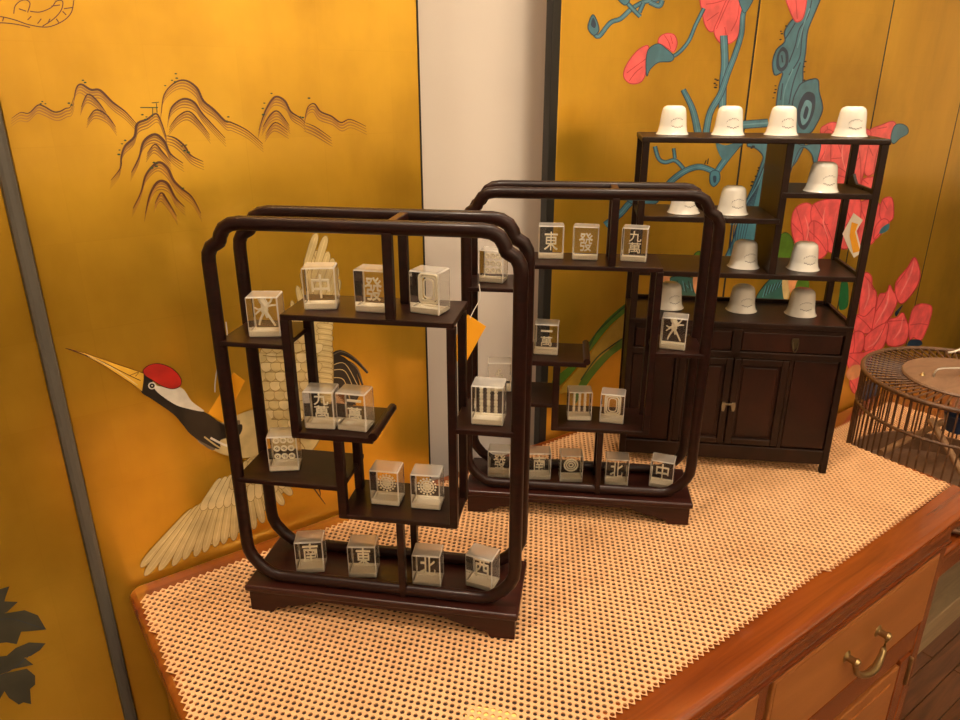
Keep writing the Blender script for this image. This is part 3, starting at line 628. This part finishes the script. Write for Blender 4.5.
def ribbon(mb, pts, r, r1=None):
    m = len(pts); mb.tube([(x, 0, z) for x, z in pts], r, 6, rr=[r+((r1 if r1 is not None else r)-r)*i/(m-1) for i in range(m)])
def motif(kind):
    mb = MB()
    if kind == 'bird':
        k = 1.35
        def rb(p, a, b): ribbon(mb, sm([(x*k, z*k) for x, z in p], False), a*k, b*k)
        rb([(-.002, .0205), (-.0015, .018), (.0004, .0145), (-.0008, .0115), (.0002, .0095)], .0022, .0018)
        ring(mb, -.0011, .0263, .0022, .0012, 10); rb([(-.0025, .0195), (-.004, .0202), (-.0052, .0212)], .0006, .0005)
        for zz in (.0165, .0142, .0118): ring(mb, -.0002, zz*k, .0026, .0008, 10)
        rb([(.0005, .0145), (.004, .017), (.0062, .0212)], .0009, .0006); rb([(.001, .0135), (.004, .0145), (.0075, .0148)], .0009, .0005)
        rb([(-.001, .0135), (-.004, .0118), (-.0068, .0132)], .0008, .0005); rb([(-.0015, .0125), (-.005, .010), (-.0065, .0085)], .0008, .0005)
        rb([(-.0008, .010), (-.0035, .005), (-.0048, .001)], .0010, .0006); rb([(.0006, .010), (.0035, .005), (.0058, .0005)], .0010, .0006); rb([(.0002, .0105), (.0005, .008), (.001, .006)], .0008, .0007)
    elif kind == 'bai':
        def rr(w, h, t):
            o = [(x, 0, z+.0130) for x, z in rrect(-w, w, -h, h, .0035, 4)]; mb.tube(o, t, 6, True)
        rr(.0088, .0125, .0013); rr(.0068, .0105, .0009); rr(.0046, .0085, .0007)
    elif kind == 'nine':
        for i in range(3):
            for j in range(3): ring(mb, (i-1)*.0068, .0045+j*.0086, .0024, .0010, 14); mb.add(*_ball((i-1)*.0068, .0045+j*.0086, .0009))
    elif kind == 'three':
        for i in range(3):
            x = (i-1)*.0065
            for j in range(4): mb.lathe([(.0011, 0), (.0019, .0015), (.0013, .0030), (.0019, .0048), (.0011, .0061)], 8, (x, 0, .001+j*.0063))
    elif kind == 'wheel':
        c = .0125
        ring(mb, 0, c, .0036, .0009); ring(mb, 0, c, .0062, .0008, 20); mb.lathe([(0, -.0012), (.0016, -.0006), (.0016, .0006), (0, .0012)], 8, (0, 0, c))
        for k in range(16): mb.add(*_ball(.0085*cos(k*pi/8), c+.0085*sin(k*pi/8), .0014))
        for k in range(10): ribbon(mb, [(.0016*cos(k*pi/5), c+.0016*sin(k*pi/5)), (.0058*cos(k*pi/5), c+.0058*sin(k*pi/5))], .0006)
    elif kind == 'circle':
        c = .0125; ring(mb, 0, c, .0082, .0012, 24); ring(mb, 0, c, .0055, .0009, 20); ring(mb, 0, c, .0026, .0011, 14)
    elif kind == 'dots':
        for x, z in ((-.0025, .012), (.0025, .010), (0, .0165)): ring(mb, x, z, .0018, .0007, 10)
    else:
        w = .0155 if len(kind) == 1 else .0135
        return text_mesh(kind, w, .0225 if len(kind) == 1 else .0255)
    return mb
def _ball(x, z, r):
    v = [(x+r, 0, z), (x-r, 0, z), (x, r, z), (x, -r, z), (x, 0, z+r), (x, 0, z-r)]
    return v, [(0, 2, 4), (2, 1, 4), (1, 3, 4), (3, 0, 4), (2, 0, 5), (1, 2, 5), (3, 1, 5), (0, 3, 5)]
EM = {}
def engraving(kind):
    if kind not in EM:
        o = motif(kind).build('engraving', engr); EM[kind] = o.data; bpy.data.objects.remove(o)
    return EM[kind]
SH = dict(top=.316, lu=.288, mid=.2035, r=.219, ll=.150, lo=.1205, base=.0318)
DESC = {'bird': 'a dancing bird', '中': 'the Chinese character for middle', '發': 'the Chinese character for fortune', 'bai': 'an empty rounded frame', '九萬': 'Chinese characters for nine myriad', '一萬': 'Chinese characters for one myriad', 'nine': 'nine small rings', 'three': 'three bamboo bars',
        'wheel': 'a beaded wheel', '南': 'the Chinese character for south', '東': 'the Chinese character for east', '北': 'the Chinese character for north', '西': 'the Chinese character for west', 'circle': 'one large ringed disc', 'dots': 'a few faint rings'}
TILE_SPLIT = (S1P+Vector((cos(S1A), sin(S1A), 0))*.165).x
TILES = [(0, 'bird', 'lu', .0239, .0185, 10), (0, '中', 'top', .0783, .0192, 13), (0, '發', 'top', .1234, .0224, -4), (0, 'bai', 'top', .1708, .0275, -14), (0, '九萬', 'mid', .0712, .0130, 4), (0, '一萬', 'mid', .1015, .0156, -3.4),
         (0, 'nine', 'll', .0276, .0197, 15), (0, 'three', 'r', .2263, .0153, 0), (0, 'wheel', 'lo', .1255, .0255, 0), (0, 'wheel', 'lo', .1659, .0245, 1.5), (0, '南', 'base', .0431, .0218, 14), (0, '東', 'base', .0979, .0243, 8), (0, '北', 'base', .1651, .0215, 3), (0, '西', 'base', .2168, .0314, -13),
         (1, 'nine', 'lu', .0118, .0300, -10), (1, '東', 'top', .0784, .0330, 2), (1, '發', 'top', .1164, .0330, -3.6), (1, '九萬', 'top', .1697, .0330, -10), (1, '一萬', 'mid', .0764, .0260, -3), (1, 'bird', 'r', .2195, .0202, -12),
         (1, 'dots', 'll', .0222, .0320, 6), (1, 'three', 'lo', .1201, .0239, 4.5), (1, 'bai', 'lo', .1578, .0236, -7), (1, '發', 'base', .0226, .0310, 0), (1, '南', 'base', .0742, .0301, 6), (1, 'circle', 'base', .1140, .0286, 5), (1, '北', 'base', .1698, .0272, 0), (1, '中', 'base', .2242, .0320, -13.7)]
WHERE = ['on the stand before the crane', 'on the stand beside the cabinet']
nw = 0
for s, kind, sh, u0, v0, rot in TILES:
    P0, A0 = ((S1P, S1A), (S2P, S2A))[s]
    a_ = A0+radians(rot); ux, vx = Vector((cos(A0), sin(A0), 0)), Vector((-sin(A0), cos(A0), 0))
    base = P0+ux*u0+vx*v0+Vector((cos(a_), sin(a_), 0))*TW/2+Vector((-sin(a_), cos(a_), 0))*TD/2
    t = thing('crystal_tile', 'clear crystal block engraved with %s %s' % (DESC[kind], WHERE[s] if kind != 'wheel' and (s, kind, sh) != (1, '發', 'base') else 'beside the south tile' if kind != 'wheel' else ('above the east tile', 'above the north tile')[u0 > .15]), 'paperweight', (base.x, base.y, .8+SH[sh]+.00005), a_, 'crystal mahjong tiles')
    link('crystal_block', CM, None, t); link('frosted_base', FBM, None, t)
    e = link('engraving', engraving(kind), None, t); e.location = (0, -.002, .0075)

# ------------------------------------------------------------------ cup cabinet
CA = radians(-44.0); CW, CDp = .281, .105
FRc = on_z(825.8, 474, .8); cu_ = Vector((cos(CA), sin(CA), 0)); cv_ = Vector((-sin(CA), cos(CA), 0)); CO = FRc-cu_*CW
cab = thing('display_cabinet', 'tall dark wood cabinet with open shelves of white cups above drawers and doors', 'cabinet', CO, CA)
PT = .0085
for x0 in (0, CW-PT):
    for y0 in (0, CDp-PT): bx('post', cabwood, cab, x0, x0+PT, y0, y0+PT, 0, .436, .0008)
bx('top', cabwood, cab, -.001, CW+.001, -.001, CDp+.001, .4345, .441, .0012)
for x0, x1, z in ((.170, CW-.002, .378), (.002, .172, .346), (.002, CW-.002, .2765)):
    bx('shelf', cabwood, cab, x0, x1, .001, CDp-.001, z-.0065, z, .0008)
bx('divider', cabwood, cab, .168, .1765, .002, CDp-.002, .2765, .435, .0008)
bx('back_rail', cabwood, cab, .005, CW-.005, CDp-.006, CDp-.002, .2125, .2175)
for z in (.378, .2765, .2125): bx('side_rail', cabwood, cab, CW-.006, CW-.002, .008, CDp-.008, z, z+.004)
rl = MB().prism([(0, .378), (.0, .382), (.006, .390), (.014, .393), (.020, .388), (.030, .382), (.055, .381), (.055, .378)], 0, .003).build('gallery_scroll', cabwood, cab); rl.rotation_euler.z = radians(-90); rl.location = (CW-.007, CDp-.010, 0)
# closed lower part
bx('cabinet_top', cabwood, cab, 0, CW, -.0005, CDp, .2055, .2125, .001)
bx('body', cabwood, cab, .002, CW-.002, .008, CDp-.002, .030, .206)
bx('bottom_rail', cabwood, cab, .006, CW-.006, .001, .010, .013, .034, .001)
bx('drawer_rail', cabwood, cab, .006, CW-.006, .0005, .010, .163, .172, .001)
bx('top_rail', cabwood, cab, .006, CW-.006, .001, .010, .199, .206, .0008)
bx('centre_stile', cabwood, cab, CW/2-.006, CW/2+.006, .0005, .010, .163, .203, .0008)
for x0, x1 in ((.010, CW/2-.007), (CW/2+.007, CW-.010)):
    d = bx('drawer', cabred, cab, x0, x1, .002, .012, .173, .199, .0012); xm = (x0+x1)/2+.004
    p_ = MB().prism([(xm-.004, .193), (xm+.004, .193), (xm+.005, .187), (xm+.003, .181), (xm, .178), (xm-.003, .181), (xm-.005, .187)], .0008, .0022).build('escutcheon', M('dark_brass', (.10, .075, .04), .4, .8), d)
    MB().tube([(xm-.0035, -.0008, .188), (xm-.003, -.0025, .180), (xm, -.003, .175), (xm+.003, -.0025, .180), (xm+.0035, -.0008, .188)], .0009, 6).build('drop_pull', M('dark_brass'), d)
def framed(name, x0, x1, z0, z1, w=.009):
    d = MB().box(x0, x1, .0065, .010, z0, z1).build(name, cabred, cab)
    f = MB()
    f.box(x0, x0+w, .0012, .0075, z0, z1, .0012).box(x1-w, x1, .0012, .0075, z0, z1, .0012).box(x0+w, x1-w, .0012, .0075, z0, z0+w, .0012).box(x0+w, x1-w, .0012, .0075, z1-w, z1, .0012)
    f.build('door_frame', cabwood, d)
    MB().box(x0+w+.004, x1-w-.004, .0045, .0075, z0+w+.004, z1-w-.004, .0012).build('door_panel', cabred, d); return d
xl, xr, xc = .070, CW-.070, CW/2
framed('door', xl, xc-.0008, .036, .162); framed('door', xc+.0008, xr, .036, .162)
for x0, x1 in ((.009, xl-.006), (xr+.006, CW-.009)): MB().box(x0, x1, .003, .010, .036, .162, .001).build('side_panel', cabred, cab)
for x0 in (xl-.005, xr): MB().box(x0, x0+.005, .001, .010, .034, .164, .001).build('stile', cabwood, cab)
lt = MB().box(xc-.0085, xc+.0085, -.0006, .0014, .0945, .0972, .0005).build('latch', M('dull_brass', (.26, .21, .13), .45, .8), cab)
for s in (-1, 1):
    MB().prism([(xc+s*.0065-.002, .099), (xc+s*.0065+.002, .099), (xc+s*.0065+.0027, .093), (xc+s*.0065+.0016, .086), (xc+s*.0065-.0016, .086), (xc+s*.0065-.0027, .093)], -.0012, .0010).build('latch_plate', M('dull_brass'), lt)

# cups
RIM = .0207
def cup_prof(): return [(.0, .0345), (.0098, .0345), (.0104, .0338), (.0122, .0332), (.0140, .0312), (.0150, .0275), (.0160, .0200), (.0167, .0120), (.0175, .0060), (.0188, .0022), (RIM, .0004), (.0203, .0), (.0180, .0045), (.0160, .0150), (.0138, .0280), (0, .0300)]
cm_ = MB().lathe(cup_prof(), 28).build('porcelain_body', porcelain); CUPM = cm_.data; bpy.data.objects.remove(cm_)
def cup_r(z):
    pr = [(.0140, .0312), (.0150, .0275), (.0160, .0200), (.0167, .0120), (.0175, .0060)]
    for (r0, z0), (r1, z1) in zip(pr, pr[1:]):
        if z1 <= z <= z0: return r0+(r1-r0)*(z0-z)/(z0-z1)
    return pr[-1][0]
mk = MB()
def stroke(a0, z0, a1, z1, w):
    n = 3; v = []
    for i in range(n+1):
        t = i/n; a = a0+(a1-a0)*t; z = z0+(z1-z0)*t
        for s in (-w/2, w/2): r = cup_r(z+s)+.00018; v.append((r*sin(a), -r*cos(a), z+s))
    mk.add(v, [(2*i, 2*i+2, 2*i+3, 2*i+1) for i in range(n)])
for i in range(8):
    t = i/7; a = -.42+.84*t; z = .0170+.0028*sin(pi*t*.9); stroke(a-.035, z-.0006+.0008*(i % 2), a+.04, z+.0007, .0009)
for i in range(9):
    t = i/8; a = -.36+.80*t; z = .0108-.0018*sin(pi*t); stroke(a-.04, z+.0004, a+.04, z-.0005+.001*(i % 2), .0010)
stroke(-.48, .0145, -.44, .0165, .0006); stroke(.46, .0120, .50, .0150, .0006)
mo = mk.build('printed_mark', inkgrey); MARKM = mo.data; bpy.data.objects.remove(mo)
ROWS = [('on the cabinet roof %s', .441, [(672, 135.3, 'at the end farthest from the birdcage'), (727.5, 136, 'next to the far end cup'), (780.5, 136, 'over the divider board'), (849, 137.3, 'at the birdcage end')]),
        ('on the upper shelf %s', .346, [(683, 215, 'by the outer post'), (731, 216, 'by the divider board')]), ('%s', .378, [(823, 194.5, 'alone on the small shelf over the tag')]),
        ('on the full width shelf %s', .2765, [(742.5, 270, 'left of the divider board'), (802, 272, 'under the small shelf')]),
        ('on the cabinet counter %s', .2125, [(668, 311, 'behind the bird tile'), (740.5, 314, 'at its middle'), (799.5, 318, 'over the drawer pull')])]
for lab, z, cs in ROWS:
    for px_, py_, w in cs:
        p = on_z(px_, py_, .8+z); d = Vector((p.x, p.y, 0)).normalized(); p = p+d*RIM
        q = p-CO; uu, vv_ = q.dot(cu_), q.dot(cv_); vv_ = min(max(vv_, RIM+.002), CDp-RIM-.003); p = CO+cu_*uu+cv_*vv_
        face = atan2(d.y, d.x)-pi/2
        t = thing('tea_cup', 'white upturned tea cup '+lab % w, 'cup', (p.x, p.y, .8+z+.00005), face+radians(random.uniform(16, 30)), 'upturned tea cups')
        link('porcelain_body', CUPM, None, t); link('printed_mark', MARKM, None, t)

# ------------------------------------------------------------------ price tags
def card(name, label, px4, p0, n, mat, th=.0006, strings=None, inner=None):
    t = thing(name, label, 'price tag', on_plane(*px4[0], p0, n)); n = Vector(n).normalized(); o = t.location.copy()
    q = [on_plane(x, y, p0, n)-o for x, y in px4]; m = len(q)
    v = [tuple(p) for p in q]+[tuple(p+n*th) for p in q]
    c = pyd('card', v, [tuple(range(m)), tuple(reversed(range(m, 2*m)))]+[(i+m, (i+1) % m+m, (i+1) % m, i) for i in range(m)], mat, t)
    if inner:
        q = [on_plane(x, y, p0, n)-o-n*.0004 for x, y in inner]; pyd('printed_face', [tuple(p) for p in q], [tuple(range(len(q)))], orange, c)
    if strings: MB().tube([on_plane(x, y, p0, n)-o for x, y in sm(strings, False)], .0006, 5).build('string', string, t)
    return t
def svec(a): return Vector((cos(a), sin(a), 0)), Vector((-sin(a), cos(a), 0))
u1, v1 = svec(S1A); u2, v2 = svec(S2A)
card('price_tag', 'orange price tag on white string hanging from the stand by the crane', [(233.3, 372.7), (245, 381), (223.5, 422.7), (208, 413.3)], S1P+v1*.022, v1, orange, strings=[(226, 322), (227, 345), (219, 362), (215.5, 380), (215, 392)])
card('price_tag', 'orange price tag hanging on the stand beside the cup cabinet', [(467.6, 314.5), (486, 326.5), (463.7, 366.4), (447, 353)], S2P-v2*.004, v2, orange, strings=[(479, 284), (480, 298), (474, 310), (470, 318)])
card('price_tag', 'white edged orange tag hanging inside the cup cabinet by its end post', [(853.6, 213), (863, 220), (856.5, 231), (862, 252), (854, 258), (848, 247), (842.5, 234)], CO+cv_*.075, cv_, white_p, inner=[(851.5, 222), (858, 224), (855, 232), (860, 251), (853, 253), (849.5, 236)])

# ------------------------------------------------------------------ low table beside the sideboard, and the birdcage on it
NX0, NX1, NY0, NY1, NZ = 1.040, 1.90, .345, .7355, .600
nt_ = thing('side_table', 'low orange brown table beside the sideboard under the birdcage', 'table', ((NX0+NX1)/2, (NY0+NY1)/2, 0))
no = nt_.location.copy()
slab('top', lacquer, nt_, NX0-no.x, NX1-no.x, NY0-no.y, NY1-no.y, .012, [(NZ-.002, .006), (NZ-.004, .002), (NZ-.010, 0), (NZ-.020, .001), (NZ-.026, .006), (NZ-.034, .010)])
bx('apron', lacquer, nt_, NX0+.02-no.x, NX1-.02-no.x, NY0+.02-no.y, NY1-.02-no.y, NZ-.09, NZ-.034)
for x in (NX0+.02, NX1-.06):
    for y in (NY0+.02, NY1-.06): bx('leg', lacquer, nt_, x-no.x, x+.04-no.x, y-no.y, y+.04-no.y, 0, NZ-.034, .002)
bx('lower_shelf', palewood, nt_, NX0+.005-no.x, NX1-.005-no.x, NY0+.012-no.y, NY1-.02-no.y, .360, .420, .002)
ln2 = liner('shelf_liner', [(NX0+.004, NY0+.03), (NX1-.2, NY0+.03), (NX1-.2, .690), (NX0+.004, .682)], NZ, .0015, AV, BV, .00212, (1.2, .5))
tag(ln2, 'beige non-slip liner under the birdcage on the low table', 'liner')
CR, CZ, CC = .1594, .820-NZ, Vector((1.3669, .4435+.0, NZ))
cg = thing('birdcage', 'round brown bamboo birdcage with a wooden lid and metal hook', 'birdcage', CC)
def circ(r, z, n=64): return [(r*cos(2*pi*k/n), r*sin(2*pi*k/n), z) for k in range(n)]
MB().tube(circ(CR, CZ), .0042, 8, True, up=(0, 0, 1)).build('top_ring', bamboo, cg)
MB().tube(circ(CR, CZ-.062), .0030, 8, True, up=(0, 0, 1)).build('middle_ring', bamboo, cg)
MB().tube(circ(CR, .010), .0045, 8, True, up=(0, 0, 1)).build('bottom_ring', bamboo, cg)
MB().lathe([(0, .004), (CR-.006, .004), (CR-.006, .010), (CR-.008, .045), (CR-.012, .045), (CR-.013, .008), (0, .008)], 48).build('tray', lidwood, cg)
LR = CR*.60
lid = MB().lathe([(0, CZ-.001), (LR, CZ-.001), (LR+.002, CZ+.002), (LR, CZ+.005), (0, CZ+.005)], 48).build('lid', lidwood, cg)
MB().lathe([(0, CZ+.005), (.010, CZ+.005), (.008, CZ+.009), (.004, CZ+.013), (.004, CZ+.030), (.006, CZ+.034), (0, CZ+.036)], 14).build('knob', brass, lid)
MB().tube(sm([(-.055, -.004, 0), (-.055, .006, 0), (-.045, .012, 0), (-.02, .013, 0), (.0, .014, 0)][0:5] and [(-.055, CZ+.004), (-.056, CZ+.012), (-.048, CZ+.020), (-.020, CZ+.021), (0, CZ+.022)], False) and [(x, 0, z) for x, z in sm([(-.055, CZ+.004), (-.056, CZ+.012), (-.048, CZ+.020), (-.020, CZ+.021), (0, CZ+.022)], False)], .0018, 6).build('lid_handle', steel, lid)
MB().tube([(x, 0, z) for x, z in sm([(0, CZ+.034), (.012, CZ+.055), (.022, CZ+.074), (.010, CZ+.078), (-.010, CZ+.063), (-.030, CZ+.052), (-.042, CZ+.050)], False)], .0022, 6).build('hook', steel, lid)
MB().lathe([(0, CZ+.005), (.005, CZ+.006), (0, CZ+.012)], 8, (-.072, .005, 0)).build('stud', brass, lid)
for c_ in lid.children: c_.rotation_euler.z = radians(-36)
NB = 76; bmesh0 = None
for k in range(NB):
    a_ = 2*pi*k/NB
    if bmesh0 is None: o = MB().tube([(0, 0, .008), (0, 0, CZ)], .0016, 5).build('bar', bamboo, cg); bmesh0 = o.data
    else: o = bpy.data.objects.new('bar', bmesh0); COL.objects.link(o); o.parent = cg
    o.location = (CR*cos(a_), CR*sin(a_), 0)
sp0 = None
for k in range(64):
    a_ = 2*pi*k/64
    if sp0 is None: o = MB().tube([(LR-.002, 0, CZ-.001), (CR, 0, CZ)], .0018, 5, up=(0, 0, 1)).build('spoke', bamboo, cg); sp0 = o.data
    else: o = bpy.data.objects.new('spoke', sp0); COL.objects.link(o); o.parent = cg
    o.rotation_euler.z = a_
perchm = wood('perch_wood', (.28, .14, .06), (.42, .24, .11), .6)
for (x0, y0, z0), (x1, y1, z1) in (((-.10, -.11, .045), (-.05, .02, .15)), ((-.02, -.155, .055), (.03, -.02, .15)), ((-.145, .05, .10), (.145, .04, .10))):
    MB().tube([(x0, y0, z0), (x1, y1, z1)], .006, 8).build('perch', perchm, cg)
wp = on_plane(957, 430, (1.3669, .40, .7), (1, 0, 0))-CC
MB().lathe([(0, 0), (.020, 0), (.026, .030), (.024, .032), (.018, .003), (0, .003)], 18, (wp.x, wp.y, wp.z)).build('water_cup', M('blue_glaze', (.03, .06, .16), .3), cg)
